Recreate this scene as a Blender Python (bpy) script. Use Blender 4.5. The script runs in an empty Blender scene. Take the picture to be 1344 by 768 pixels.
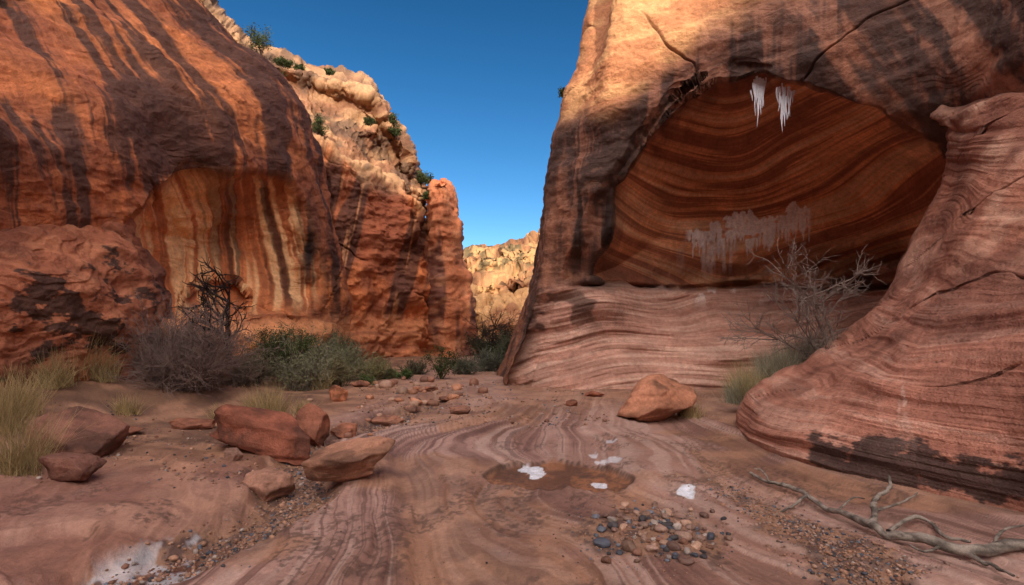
import bpy, bmesh, math, time, numpy as np
from mathutils import Vector
T0=time.time()
def tick(s): print('T',s,round(time.time()-T0,1))
rng=np.random.default_rng(7)
sc=bpy.context.scene
F=672.0; HC=1.6; HZ=430.0   # survey camera: focal in px, eye height, horizon row

# ---------------------------------------------------------------- helpers
def lin(r,g,b,k=1.0):
    c=np.array([r,g,b])/255.0
    return (np.where(c<=0.04045,c/12.92,((c+0.055)/1.055)**2.4)*k)
def sm(a,b,x):
    t=np.clip((x-a)/(b-a),0,1); return t*t*(3-2*t)
def grade(C,s,g):
    L=(C@np.array([.3,.55,.15]))[...,None]; return np.clip(L+(C-L)*s,0.004,.9)*g
U32=np.uint32
def _mix(n):
    n=n^(n>>U32(13)); n=n*U32(1274126177); n=n^(n>>U32(16))
    return (n&U32(0xffffff)).astype(np.float32)*np.float32(2.0/0xffffff)
def _ax(x,c):
    fl=np.floor(x);i=fl.astype(np.int32).view(U32) if fl.ndim else np.array([int(fl)],np.int64).astype(U32)
    f=(x-fl).astype(np.float32);f=f*f*f*(f*(f*6-15)+10)
    h=i*U32(c);return h,h+U32(c),f
def vn(x,y,z=0.0):
    x=np.asarray(x,np.float32);y=np.asarray(y,np.float32)
    if x.ndim==0 and y.ndim==0 and np.ndim(z)==0: x=x.reshape(1);
    if x.ndim==0:x=np.full(y.shape if y.ndim else np.shape(z),x,np.float32)
    if y.ndim==0:y=np.full(x.shape,y,np.float32)
    with np.errstate(over='ignore'):
        a0_,a1_,fx=_ax(x,374761393);b0,b1,fy=_ax(y,668265263)
        if np.ndim(z)==0:
            s=U32(int((float(z)*7919.13+1e6))&0xffffffff)
            p=_mix(a0_+b0+s);q=_mix(a1_+b0+s);r=_mix(a0_+b1+s);t=_mix(a1_+b1+s)
            p=p+(q-p)*fx;r=r+(t-r)*fx;return p+(r-p)*fy-1
        z=np.asarray(z,np.float32);c0,c1,fz=_ax(z,1442695041)
        o=[]
        for c in (c0,c1):
            p=_mix(a0_+b0+c);q=_mix(a1_+b0+c);r=_mix(a0_+b1+c);t=_mix(a1_+b1+c)
            p=p+(q-p)*fx;r=r+(t-r)*fx;o.append(p+(r-p)*fy)
        return o[0]+(o[1]-o[0])*fz-1
def fbm(x,y,z=0.0,o=4,g=0.5):
    s=0;a=1;t=0
    x=np.asarray(x,np.float32);y=np.asarray(y,np.float32)
    for i in range(o):
        s=s+a*vn(x+17.3*i,y-9.1*i,z+5.7*i);t+=a;a*=g;x=x*2.03;y=y*2.03;z=z*2.03
    r=s/t*1.6
    return r if (np.ndim(x) or np.ndim(y) or np.ndim(z)) else float(np.ravel(r)[0])
def mix(a,b,m):
    m=np.asarray(m)[...,None]; return a*(1-m)+b*m
def gb(px,py,cx,cy,rx,ry):
    return np.exp(-(((px-cx)/rx)**2+((py-cy)/ry)**2))
def S(px,py,Y): return ((px-672)/F*Y,Y,HC+(HZ-py)/F*Y)
def proj(P):
    Y=np.maximum(P[...,1],0.3); return 672+P[...,0]/Y*F, HZ-(P[...,2]-HC)/Y*F
def sdf_poly(px,py,poly):
    poly=np.array(poly,float);n=len(poly)
    d=np.full(px.shape,1e9);ins=np.zeros(px.shape,bool)
    for i in range(n):
        a=poly[i];b=poly[(i+1)%n];e=b-a
        wx=px-a[0];wy=py-a[1]
        t=np.clip((wx*e[0]+wy*e[1])/(e@e),0,1)
        d=np.minimum(d,np.hypot(wx-e[0]*t,wy-e[1]*t))
        c=((a[1]>py)!=(b[1]>py))
        xx=(b[0]-a[0])*(py-a[1])/((b[1]-a[1]) if b[1]!=a[1] else 1e-9)+a[0]
        ins^=(c&(px<xx))
    return np.where(ins,d,-d)

def mesh_obj(name,V,Fc,mat,col=None,smooth=True,parent=None):
    me=bpy.data.meshes.new(name)
    V=np.asarray(V,np.float32).reshape(-1,3);Fc=np.asarray(Fc,np.int32)
    k=Fc.shape[1]
    me.vertices.add(len(V));me.vertices.foreach_set('co',V.ravel())
    me.loops.add(Fc.size);me.loops.foreach_set('vertex_index',Fc.ravel())
    me.polygons.add(len(Fc))
    me.polygons.foreach_set('loop_start',np.arange(len(Fc),dtype=np.int32)*k)
    me.polygons.foreach_set('loop_total',np.full(len(Fc),k,np.int32))
    me.update(calc_edges=True)
    me.polygons.foreach_set('use_smooth',np.full(len(Fc),smooth))
    if col is not None:
        col=np.asarray(col,np.float32).reshape(-1,col.shape[-1])
        if col.shape[1]==3: col=np.hstack([col,np.ones((len(col),1),np.float32)])
        at=me.color_attributes.new('Col','FLOAT_COLOR','POINT')
        at.data.foreach_set('color',col.ravel())
    me.materials.append(mat)
    ob=bpy.data.objects.new(name,me);sc.collection.objects.link(ob)
    if parent: ob.parent=parent
    return ob
def grid_faces(n,m,wrap=False):
    i=np.arange(n if wrap else n-1)[:,None];j=np.arange(m-1)[None,:]
    i2=(i+1)%n
    return np.stack([i*m+j,i2*m+j,i2*m+j+1,i*m+j+1],-1).reshape(-1,4)

def cr(C,t):
    n=len(C);i=np.clip(np.floor(t).astype(int),0,n-2);f=(t-i).reshape((-1,)+(1,)*(C.ndim-1))
    p0=C[np.maximum(i-1,0)];p1=C[i];p2=C[i+1];p3=C[np.minimum(i+2,n-1)]
    return p1+0.5*f*((p2-p0)+f*(2*p0-5*p1+4*p2-p3+f*(3*(p1-p2)+p3-p0)))
def tsamp(C,step,cap=500):
    px,py=proj(C);vis=((px>-60)&(px<1404)&(py>-60)&(py<830)&(C[...,1]>2)).astype(float)
    d=np.hypot(np.diff(px,axis=0),np.diff(py,axis=0)).mean(1)
    v=np.maximum(vis[1:],vis[:-1]).max(1)
    d=np.clip(d,12,cap)*np.where(v>0,1,.2)
    out=[]
    for k,L in enumerate(d):
        m=max(3,int(L/step)); out.append(k+np.arange(m)/m)
    out.append([len(d)*1.0]); return np.concatenate(out)
def net(cols,step=1.5,cap=420):
    C=np.array(cols,float)
    tu=tsamp(C,step,cap);A=cr(C,tu)
    Ct=np.swapaxes(C,0,1);tv=tsamp(Ct,step,cap)
    B=cr(np.swapaxes(A,0,1),tv);P=np.swapaxes(B,0,1)
    U,V=np.meshgrid(tu,tv,indexing='ij')
    return P,U,V
def normals(P,ref):
    a=np.gradient(P,axis=0);b=np.gradient(P,axis=1)
    n=np.cross(a,b);n/=np.linalg.norm(n,axis=-1,keepdims=True)+1e-9
    if (n*np.array(ref)).sum(-1).mean()<0:n=-n
    return n
def disp(P,ref,big=.25,mid=.1,fine=.03,strata=.06,sf=2.2,crack=.12,seed=0,dip=(0,0),cr_n=((.75,.35,.55),(.5,-.2,1.)),csp=3.3,cw=.025,flake=.5):
    n=normals(P,ref);x,y,z=P[...,0],P[...,1],P[...,2]
    zz=z+dip[0]*x+dip[1]*y+0.3*fbm(x*.3+seed,y*.3,z*.3,2)
    d=big*fbm(x*.28+seed,y*.28,z*.28,2)+mid*fbm(x*1.0,y*1.0+seed,z*1.3,3)+fine*fbm(x*4,y*4,z*6+seed,3)
    q=fbm(x*.8+seed+3,y*.8,z*1.1,3)*3;d=d+fine*flake*(np.floor(q)+sm(.75,1,q-np.floor(q)))
    st=vn(zz*sf,seed+.5+0*x)+.5*vn(zz*sf*2.7,y*.1)
    d=d+strata*np.clip(st*1.8,-1,1)
    cm=np.zeros(x.shape)
    wq=fbm(x*.9+seed,y*.9,z*.9,3)
    for k,(a,b,c) in enumerate(cr_n):
        q=a*x+b*y+c*z+.18*wq+seed*.37
        q=(q%csp)-csp/2
        cm=np.maximum(cm,np.exp(-(q/cw)**2)*sm(.05,.35,fbm(x*.3+k*7,y*.3,z*.3+seed+9,2)))
    d=d-crack*cm
    return P+n*d[...,None],zz,cm

# ---------------------------------------------------------------- materials
def mat_attr(name,rough=.85,bump=.35,s1=3.,s2=22.,var=.25,spec=.25,bdist=.03,gloss=False,fine=90.):
    m=bpy.data.materials.new(name);m.use_nodes=True;N=m.node_tree.nodes;L=m.node_tree.links
    b=N['Principled BSDF'];b.inputs['Roughness'].default_value=rough
    b.inputs['Specular IOR Level'].default_value=spec
    a=N.new('ShaderNodeAttribute');a.attribute_name='Col'
    tc=N.new('ShaderNodeTexCoord')
    def nz(s,d=5,r=.6):
        t=N.new('ShaderNodeTexNoise');t.inputs['Scale'].default_value=s;t.inputs['Detail'].default_value=d
        t.inputs['Roughness'].default_value=r;L.new(tc.outputs['Object'],t.inputs['Vector']);return t
    n1=nz(s1,4);n2=nz(s2,4,.65);n3=nz(fine,2,.7)
    def rm(src,lo,hi):
        r=N.new('ShaderNodeMapRange');r.inputs[1].default_value=.3;r.inputs[2].default_value=.7
        r.inputs[3].default_value=lo;r.inputs[4].default_value=hi;L.new(src,r.inputs[0]);return r.outputs[0]
    def ml(x,y,op='MULTIPLY'):
        q=N.new('ShaderNodeMath');q.operation=op
        for i,v in enumerate((x,y)):
            if isinstance(v,(int,float)):q.inputs[i].default_value=v
            else:L.new(v,q.inputs[i])
        return q.outputs[0]
    f=ml(ml(rm(n1.outputs[0],1-var,1+var),rm(n2.outputs[0],1-var,1+var)),rm(n3.outputs[0],1-var*.8,1+var*.8))
    vm=N.new('ShaderNodeVectorMath');vm.operation='SCALE';L.new(a.outputs['Color'],vm.inputs[0]);L.new(f,vm.inputs['Scale'])
    L.new(vm.outputs[0],b.inputs['Base Color'])
    if bump>0:
        h=ml(n2.outputs[0],ml(n3.outputs[0],.35),'ADD')
        bp=N.new('ShaderNodeBump');bp.inputs['Strength'].default_value=bump;bp.inputs['Distance'].default_value=bdist
        L.new(h,bp.inputs['Height']);L.new(bp.outputs[0],b.inputs['Normal'])
    if gloss:
        mr=N.new('ShaderNodeMapRange');mr.inputs[1].default_value=0;mr.inputs[2].default_value=1
        mr.inputs[3].default_value=.22;mr.inputs[4].default_value=rough
        L.new(a.outputs['Alpha'],mr.inputs[0]);L.new(mr.outputs[0],b.inputs['Roughness'])
    return m
M_cliff=mat_attr('sandstone_cliff',.78,.65,1.3,9.,.2,bdist=.07,fine=45.,spec=.35)
M_ground=mat_attr('slickrock_ground',.68,.7,2.5,25.,.17,bdist=.02,gloss=True,fine=140.,spec=.4)
M_boulder=mat_attr('boulder_rock',.8,.8,3.,16.,.22,bdist=.03,fine=80.)
M_peb=mat_attr('pebble_stone',.6,.4,10.,50.,.2,bdist=.004,fine=200.)
M_wood=mat_attr('weathered_wood',.85,.6,6.,60.,.25,bdist=.004,fine=200.)
M_leaf=mat_attr('foliage',.8,.0,2.,10.,.15)
M_ice=mat_attr('ice',.3,.2,10.,40.,.06,spec=.5)
# ---------------------------------------------------------------- RIGHT CLIFF with alcove
sil={0:(650,560),1:(652,508),2:(672,450),3:(693,375),4:(702,300),5:(722,200),6:(752,100),7:(772,0),8:(830,-200),9:(930,-480)}
cols=[]
cols.append([S(sil[j][0]+75,440+(sil[j][1]-440)*.55,32) for j in range(10)])
cols.append([S(sil[j][0]+22,440+(sil[j][1]-440)*.8,20) for j in range(10)])
cols.append([S(sil[j][0]+1,sil[j][1],[14.6,14.6,14.8,15,15,15,15,15.3,16.5,20][j]) for j in range(10)])
cols.append([S(sil[j][0]+28,sil[j][1]+2,[13.7,13.7,13.8,13.8,13.7,13.6,13.6,13.8,15,18.5][j]) for j in range(10)])
def mk(px,Ys,pys): cols.append([S(px+(sil[j][0]-700)*.25*max(0,(1150-px)/450),pys[j],Ys[j]) for j in range(10)])
mk(790,[13.2,13.2,13.5,14.0,13.0,12.6,12.5,12.7,14,17.5],[560,513,450,378,300,200,100,0,-200,-480])
mk(880,[13.2,13.2,14.0,15.2,13.2,12.3,11.9,12.1,13.4,17],[560,512,450,380,310,200,100,0,-200,-480])
mk(980,[13.4,13.4,14.2,15.6,13.3,12.0,11.3,11.4,12.8,16],[560,510,450,378,310,200,100,0,-200,-480])
mk(1080,[13.2,13.2,14.2,15.6,13.2,11.6,10.7,10.7,12,15],[560,508,450,372,310,210,120,10,-200,-480])
mk(1180,[13,13,14,15,12.5,10.8,9.8,9.8,11,14],[560,505,450,360,300,220,140,20,-200,-480])
mk(1270,[12,12,13,13.5,11.5,9.9,8.8,8.7,10,13],[560,500,440,350,290,210,120,15,-200,-480])
mk(1360,[10,10,11,11.5,10,8.7,7.7,7.5,9,12],[560,500,430,350,280,190,105,0,-200,-480])
mk(1600,[7,7,7.5,8,7.6,7,6.3,5.9,7,10],[600,500,430,350,280,150,40,-80,-300,-600])
cols.append([(9.5,2,-.5),(9.5,2,.5),(9.6,2,1.5),(9.7,2,2.5),(9.3,2,4),(8.8,2,6),(8.4,2,8),(8.6,2,10),(10,2,13),(13,2,19)])
cols.append([(9,-8,-.5),(9,-8,.5),(9.2,-8,1.5),(9.4,-8,2.5),(9.6,-8,4),(9.8,-8,6),(10,-8,8),(10.4,-8,10),(11.5,-8,13),(14.5,-8,18)])
P,U,V=net(cols,1.4,380)
px,py=proj(P)
wob=5*fbm(px*.02,py*.02,3.3,3)+.6*fbm(px*.09,py*.09,1.3,2)
alc=[(775,362),(800,376),(850,379),(900,381),(1000,376),(1100,368),(1190,346),(1222,300),(1246,240),(1246,200),(1215,172),(1140,138),(1060,110),(1000,100),(940,104),(900,128),(868,160),(840,195),(822,225),(806,245),(800,280),(792,320)]
sd=sdf_poly(px,py,alc)+wob
front=(P[...,1]>4)&(U>2.5)
sd=np.where(front,sd,-999)
ins=sm(0,6,sd)
dep=2.7*(1-np.exp(-np.maximum(sd,0)/62.))+.4*sm(0,5,sd)
sh=sdf_poly(px,py,[(735,372),(800,378),(830,230),(880,150),(930,98),(1010,88),(960,75),(880,110),(800,215),(765,275)])+wob
dep=dep+.40*sm(0,22,np.where(front,sh,-99))*(1-ins)+.30*ins
dep=dep+.5*np.exp(-((py-377-3*np.sin(px*.03))/4.)**2)*sm(740,780,px)*sm(1200,1150,px)*front
ray=P-np.array([0,0,HC]);ray/=np.maximum(P[...,1:2],1)
P=P+ray*dep[...,None]
smo=sm(365,390,py)*front
P2,zz,cm=disp(P,(-.3,-1,.1),.24,.07,.020,.03,2.0,.09,1,dip=(-.05,0),cr_n=((-.55,.2,1.),(.9,.2,.5)),csp=4.1,cw=.018,flake=.6)
w=(1-.80*np.maximum(ins,smo*(U>3.2)))[...,None]
P=P*(1-w)+P2*w
x,y,z=P[...,0],P[...,1],P[...,2]
bedz=z-.10*x-.16*np.sin(x*.55+.6)+.35*fbm(x*.3,y*.3,2.,2)
lam=fbm(bedz*4.0,x*.35,3.,3)
P[...,1]-=.10*lam*smo
P[...,1]-=smo*.35*fbm(x*.35,z*.9,5.,2)
x,y,z=P[...,0],P[...,1],P[...,2]
c_dark=lin(78,54,48);c_mid=lin(140,92,72);c_tan=lin(220,160,104);c_or=lin(226,152,102);c_red=lin(146,80,56);c_pink=lin(194,146,128);c_pale=lin(224,190,170)
n1=fbm(x*.5,y*.5,z*.5,4);stv=fbm(U*9+.02*px,V*.5,1.7,4)
C=mix(np.broadcast_to(c_mid,P.shape),c_dark,sm(-.45,.1,n1*.7+stv*.55+.12))
C=mix(C,lin(170,106,74),sm(.1,.5,fbm(x*.8+4,y*.8,z*.3,3))*.45)
spk=fbm(x*3,y*3,z*5,4,.65);C=mix(C,c_dark*.6,sm(.15,.5,spk)*.4);C=mix(C,lin(190,134,104),sm(.25,.5,-spk)*.2)
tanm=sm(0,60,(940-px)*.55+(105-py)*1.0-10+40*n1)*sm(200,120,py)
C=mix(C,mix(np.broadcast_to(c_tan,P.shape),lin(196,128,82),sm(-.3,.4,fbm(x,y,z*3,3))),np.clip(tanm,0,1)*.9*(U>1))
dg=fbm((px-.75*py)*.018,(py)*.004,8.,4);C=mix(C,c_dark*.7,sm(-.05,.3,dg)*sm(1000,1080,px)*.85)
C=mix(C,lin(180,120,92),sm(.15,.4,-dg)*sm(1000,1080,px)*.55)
stk=fbm(px*.09,py*.006,4.,3);mstk=gb(px,py,775,300,45,75)
C=mix(C,lin(44,28,26),sm(-.05,.25,stk)*np.clip(mstk*1.3,0,1)*.9)
# alcove interior: sweeping cross-beds
cx=(px-985)/100.
s=py+14*cx**2+26*fbm(px*.005,py*.007,2.,2)-26*np.exp(-((px-960)/55.)**2)*sm(250,120,py)+14*np.sin(px*.012)
bd=fbm(s*.085,px*.003,.3,4,.7);bd2=fbm(s*.42,px*.006,5.3,2);bl_=fbm(s*.02,px*.004,9.,2)
Ca=mix(np.broadcast_to(c_or,P.shape),c_red,sm(.0,.38,bd)*.8)
Ca=mix(Ca,lin(242,196,154),sm(.1,.5,-bd)*.6);Ca=mix(Ca,c_red*.9,sm(.1,.4,bl_)*.3);Ca=Ca*(1+.16*bd2)[...,None]
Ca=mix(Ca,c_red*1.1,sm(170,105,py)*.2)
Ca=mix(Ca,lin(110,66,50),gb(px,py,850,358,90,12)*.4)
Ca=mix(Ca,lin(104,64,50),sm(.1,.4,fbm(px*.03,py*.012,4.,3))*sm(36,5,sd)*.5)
band=300-(px-980)*.20
top_=band-18-8*vn(px*.05,9.)-4*vn(px*.3,2.)
ln=16+16*sm(905,960,px)+12*vn(px*.12,3.3)+15*vn(px*.42,3.9)+9*vn(px*.9,1.3)
wm=sm(0,2,py-top_)*sm(0,5,top_+np.maximum(ln,2)+8-py)*sm(898,906,px)*sm(1066,1060,px)
wm=wm*sm(-1.1,-.7,fbm(px*.10,py*.1,3.,2))*(.85+.15*vn(px*.5,py*.12))
wm2=sm(.0,.3,fbm(px*.12,py*.02,7.,3))*gb(px,py,935,335,30,18)
Ca=np.clip(Ca,0,.85);C=mix(C,Ca,ins)
lam2=fbm(bedz*14,x*.6,6.,4,.6);lam3=fbm(bedz*3.5,x*.3,1.,3)
Cf=mix(np.broadcast_to(c_pink,P.shape),lin(160,106,88),sm(.0,.5,lam2)*.5);Cf=mix(Cf,c_pale,sm(.1,.5,-lam2)*.4)
Cf=mix(Cf,lin(146,90,72),sm(.05,.5,lam3)*.5)
Cf=mix(Cf,lin(236,222,218),np.clip(sm(.1,.4,fbm(px*.06,py*.04,9.,3))*gb(px,py,960,384,60,14)*1.3+.7*gb(px,py,870,378,24,4),0,1)*.8)
fl=smo*(U>2.6)*sm(365,385,py)*sm(690,740,px+ .3*(py-380))
C=mix(C,Cf,np.clip(fl,0,1))
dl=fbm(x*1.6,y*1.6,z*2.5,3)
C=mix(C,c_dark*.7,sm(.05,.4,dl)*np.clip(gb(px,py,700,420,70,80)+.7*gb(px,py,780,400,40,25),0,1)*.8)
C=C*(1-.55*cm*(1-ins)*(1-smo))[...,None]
C=grade(C,.93,.93);C=mix(C,lin(246,243,242),np.clip(wm+wm2*.8,0,1)*ins)
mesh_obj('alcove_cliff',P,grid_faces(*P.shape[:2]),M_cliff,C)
tick('R1 %d'%(P.size/3))
# ---------------------------------------------------------------- RIGHT BUTTRESS
silR=[(975,580),(968,546),(985,510),(1058,468),(1130,420),(1185,355),(1235,250),(1248,195),(1236,150),(1240,85)]
cols=[]
cols.append([S(a+130,b,13.8) for a,b in silR]);cols.append([S(a+22,b,10.8) for a,b in silR])
cols.append([S(a,b,q) for (a,b),q in zip(silR,[9.3,9.3,9.3,9.5,9.6,9.6,9.4,9.2,9.2,10.3])])
def z0(px,py,Y):
    q=S(px,py,Y);return (q[0],q[1],-.5)
cols.append([z0(1010,590,7.0)]+[S(*t) for t in [(1010,586,6.9),(1022,552,7.1),(1085,495,7.7),(1150,440,8.1),(1204,365,8.4),(1250,258,8.6),(1262,198,8.6),(1256,156,8.8),(1258,95,10.1)]])
cols.append([z0(1110,620,5.7)]+[S(*t) for t in [(1110,618,5.7),(1120,570,5.8),(1150,512,6.1),(1190,455,6.5),(1230,380,7),(1272,270,7.4),(1290,205,7.7),(1290,150,8.1),(1290,95,9.6)]])
cols.append([z0(1230,645,4.95)]+[S(*t) for t in [(1230,645,4.95),(1235,590,5.0),(1250,525,5.2),(1272,450,5.6),(1295,375,6.1),(1320,275,6.7),(1330,205,7.1),(1330,140,7.6),(1330,85,9.0)]])
cols.append([z0(1350,680,4.3)]+[S(*t) for t in [(1350,680,4.3),(1350,610,4.35),(1355,530,4.5),(1360,445,4.9),(1370,370,5.4),(1385,270,6.1),(1395,195,6.6),(1395,125,7.1),(1395,70,8.5)]])
cols.append([z0(1520,765,3.2)]+[S(*t) for t in [(1520,765,3.2),(1520,650,3.3),(1520,550,3.5),(1520,450,3.9),(1520,370,4.4),(1530,260,5.1),(1540,180,5.6),(1540,100,6.1),(1540,40,7.5)]])
cols.append([(5.2,1,-.5)]+[(5.2+.25*k,1,h) for k,h in enumerate([0,.6,1.2,1.9,2.6,3.6,4.5,5.5,6.5])])
cols.append([(6.5,-6,-.5)]+[(6.5+.25*k,-6,h) for k,h in enumerate([0,.6,1.2,1.9,2.6,3.6,4.5,5.5,6.5])])
P,U,V=net(cols,1.4,400)
P,zz,cm=disp(P,(-.7,-.7,.2),.12,.05,.008,.0,2,.04,5,cr_n=((.3,.3,1.),),csp=1.7,cw=.01,flake=.3)
n=normals(P,(-.7,-.7,.2));x,y,z=P[...,0],P[...,1],P[...,2];px,py=proj(P)
sv=V+.34*fbm(x*.35,y*.35,z*.5,3)+.07*np.sin(y*1.4)
lowm=sm(8.3,7.2,V)
lam=fbm(sv*4.2,y*.5,2.,3);lf2=fbm(sv*22,y*.6,1.,2)
P=P+n*((.034*lam+.005*lf2)*(.25+.75*lowm))[...,None]
P=P+n*(.12*np.exp(-((V-8.0-.1*fbm(y,x))/.10)**2)-.08*np.exp(-((V-7.6)/.10)**2)+.05*fbm(x*1.6,y*1.6,z*1.6,3)*(1-lowm))[...,None]
l1=fbm(sv*6,y*.6,9.,4,.55);l2=fbm(sv*26,y*.7,3.,2);patch=fbm(x*.7,y*.7,z*.9,3)
c0=lin(180,122,102);C=mix(np.broadcast_to(c0,P.shape),lin(142,88,72),sm(-.05,.5,l1+.2*patch)*.6)
C=mix(C,lin(212,172,154),sm(.15,.5,-l1)*.35);C=C*(1+.08*l2)[...,None]
up=sm(4.5,6,V);C=mix(C,mix(np.broadcast_to(lin(172,112,88),P.shape),lin(210,164,138),sm(0,.5,fbm(x*1.2,y*1.2,z*1.2,4))),up*.7)
C=mix(C,lin(112,66,54),sm(.0,.5,fbm(x*.9,y*.9,z*.9,4))*.6)
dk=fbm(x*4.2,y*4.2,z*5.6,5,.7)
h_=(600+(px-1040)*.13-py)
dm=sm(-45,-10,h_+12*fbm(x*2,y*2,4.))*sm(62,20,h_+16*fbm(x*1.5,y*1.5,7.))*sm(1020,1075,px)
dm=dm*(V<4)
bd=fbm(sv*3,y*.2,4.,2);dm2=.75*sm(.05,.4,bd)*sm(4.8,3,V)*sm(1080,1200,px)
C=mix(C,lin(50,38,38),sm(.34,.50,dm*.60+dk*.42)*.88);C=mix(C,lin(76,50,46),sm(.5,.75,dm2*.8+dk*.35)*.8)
stn=fbm(px*.06,py*.01,2.,3)
C=mix(C,lin(216,190,176),sm(.25,.55,stn+.2*dk)*gb(px,py,1190,515,26,50)*.4)
C=C*(1-.5*cm)[...,None]
mesh_obj('rock_buttress',P,grid_faces(*P.shape[:2]),M_cliff,grade(C,.95,.92))
tick('R2 %d'%(P.size/3))
# ---------------------------------------------------------------- LEFT MAIN WALL
rows=[(560,458,-7.0,-9.0),(478,453,-7.0,-9.0),(400,448,-7.1,-9.2),(330,437,-7.3,-9.2),(260,421,-7.5,-9),(190,409,-7.6,-8.8),(130,390,-8.0,-9.0),(60,322,-9.2,-9.6),(0,262,-10.2,-10.4),(-90,170,-11.4,-11.6),(-260,10,-13.5,-13.5)]
cols=[]
cols.append([(-13+.0*k,-10,h) for k,h in enumerate([-.5,.5,1.5,2.5,3.5,5,6.5,8,9.5,12,16])])
cols.append([(-10.5-.25*k,-1,h) for k,h in enumerate([-.5,.5,1.5,2.5,3.5,4.8,6,7.5,9,11,15])])
for a in np.linspace(0,1,9):
    c=[]
    for (yy,sp,Xs,Xl) in rows:
        p=-350+(sp+350)*a; X=Xl+(Xs-Xl)*a**1.3; Y=X*F/(p-672); c.append(S(p,yy,Y))
    cols.append(c)
cols.append([(q[0]-.9,q[1]+1.6,q[2]-.15) for q in cols[-1]])
cols.append([(q[0]-5,q[1]+4,q[2]-.5) for q in cols[-2]])
P,U,V=net(cols,1.5,330)
px,py=proj(P);fr=(P[...,1]>4)&(U<10.2)
sd=sdf_poly(px,py,[(150,300),(190,248),(240,226),(310,214),(375,228),(402,262),(416,320),(424,380),(405,412),(300,420),(200,420)])+5*fbm(px*.02,py*.02)
sd=np.where(fr,sd,-99)
dep=3.2*(1-np.exp(-np.maximum(sd,0)/70.))
cav=sdf_poly(px,py,[(245,402),(255,380),(280,366),(310,368),(325,385),(322,402)])
dep=dep+.8*(1-np.exp(-np.maximum(np.where(fr,cav,-9),0)/9.))
dep=dep-.8*sm(415,440,py)*fr*sm(150,260,px)*sm(455,430,px)
ray=P-np.array([0,0,HC]);ray/=np.maximum(P[...,1:2],1)
P=P+ray*dep[...,None]
P,zz,cm=disp(P,(1,-.3,.1),.32,.10,.028,.03,1.2,.14,11,cr_n=((.3,.35,.75),(.2,-.5,.6)),csp=3.7,cw=.025,flake=.7)
x,y,z=P[...,0],P[...,1],P[...,2];px,py=proj(P)
ins=sm(-5,25,sd)
uu=U+.05*fbm(U*1.5,V*.5,3.,2)
k1=fbm(uu*4.5,V*.28,1.,4,.6);k2=fbm(uu*17,V*.22,6.,3,.6);n1=fbm(x*.35,y*.35,z*.35,4);n2=fbm(x*2.2,y*2.2,z*2.6,4,.62)
kf=fbm(uu*30,V*.35,4.4,3)
co=lin(204,122,72);cd=lin(70,47,42);cp=lin(248,198,144);cr_=lin(156,88,58)
C=mix(np.broadcast_to(co,P.shape),cr_,sm(-.45,.35,n1))
C=mix(C,cr_*.65,sm(.0,.5,n2)*.5);C=mix(C,co*1.15,sm(.15,.5,-n2)*.3);C=C*(1+.16*kf)[...,None]
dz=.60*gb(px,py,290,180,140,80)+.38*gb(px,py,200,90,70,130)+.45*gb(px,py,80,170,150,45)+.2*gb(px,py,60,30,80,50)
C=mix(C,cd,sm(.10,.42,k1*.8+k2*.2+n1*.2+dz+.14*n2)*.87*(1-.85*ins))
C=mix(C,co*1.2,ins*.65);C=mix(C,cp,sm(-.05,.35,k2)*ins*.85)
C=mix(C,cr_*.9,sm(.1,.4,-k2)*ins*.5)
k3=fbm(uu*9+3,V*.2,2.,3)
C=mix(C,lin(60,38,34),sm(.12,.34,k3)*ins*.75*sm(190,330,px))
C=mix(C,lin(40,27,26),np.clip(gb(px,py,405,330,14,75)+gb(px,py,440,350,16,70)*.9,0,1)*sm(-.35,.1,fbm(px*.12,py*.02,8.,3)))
C=mix(C,lin(226,154,104),sm(405,430,py)*sm(200,230,px)*.8)
lam=fbm(zz*5,x*.1,5.,3);C=mix(C,cr_*.9,sm(.1,.4,lam)*sm(400,425,py)*.5)
C=C*(1-.6*cm)[...,None]
mesh_obj('shadow_rim',P,grid_faces(*P.shape[:2]),M_cliff,grade(C,.98,.97))
tick('L2 %d'%(P.size/3))
# ---------------------------------------------------------------- LEFT NEAR BULGE
ys=[600,480,415,370,320,280,235,185,130]
sl=[232,228,221,207,191,184,178,160,120]
Yr=[12,12,12,12.15,12.5,13.0,13.8,14.8,16.2]
cols=[]
cols.append([(-8.5,-9,h) for h in [-.5,.5,1.5,2.2,3,3.8,4.6,5.4,6.2]])
cols.append([(-6.8-.1*k*k*.4,0,h) for k,h in enumerate([-.5,.5,1.3,2,2.7,3.4,4.1,4.8,5.5])])
for (p,f) in [(-420,.40),(-180,.52),(-60,.61),(20,.675),(90,.755),(150,.84)]:
    cols.append([S(p+(sl[j]-190)*.5*max(0,(p+60)/210),ys[j] if j else 700,Yr[j]*f*(1-.02*math.sin(min(j,6)/6*math.pi))) for j in range(9)])
cols.append([S(sl[j]-12,ys[j],Yr[j]*.93) for j in range(9)])
cols.append([S(sl[j],ys[j],Yr[j]*1.0) for j in range(9)])
cols.append([S(sl[j]-12,ys[j],Yr[j]*1.12) for j in range(9)])
cols.append([S(sl[j]-90,ys[j],Yr[j]*1.4) for j in range(9)])
P,U,V=net(cols,1.5,330)
P,zz,cm=disp(P,(1,-.4,.1),.24,.11,.035,.03,1.8,.08,21,cr_n=((.1,.5,.8),),csp=2.3,cw=.02,flake=.9)
x,y,z=P[...,0],P[...,1],P[...,2];px,py=proj(P)
n1=fbm(x*.5,y*.5,z*.5,4);n2=fbm(x*1.8,y*1.8,z*2.6,5,.7)
C=mix(np.broadcast_to(lin(164,98,70),P.shape),lin(116,68,52),sm(-.35,.3,n1))
C=mix(C,lin(202,134,98),sm(.1,.5,fbm(x*2,y*2,z*3+7,4))*.45)
m=n2*.75+.50*gb(px,py,50,390,110,40)+.55*gb(px,py,60,225,150,32)+.40*gb(px,py,120,440,110,28)+.04
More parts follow.
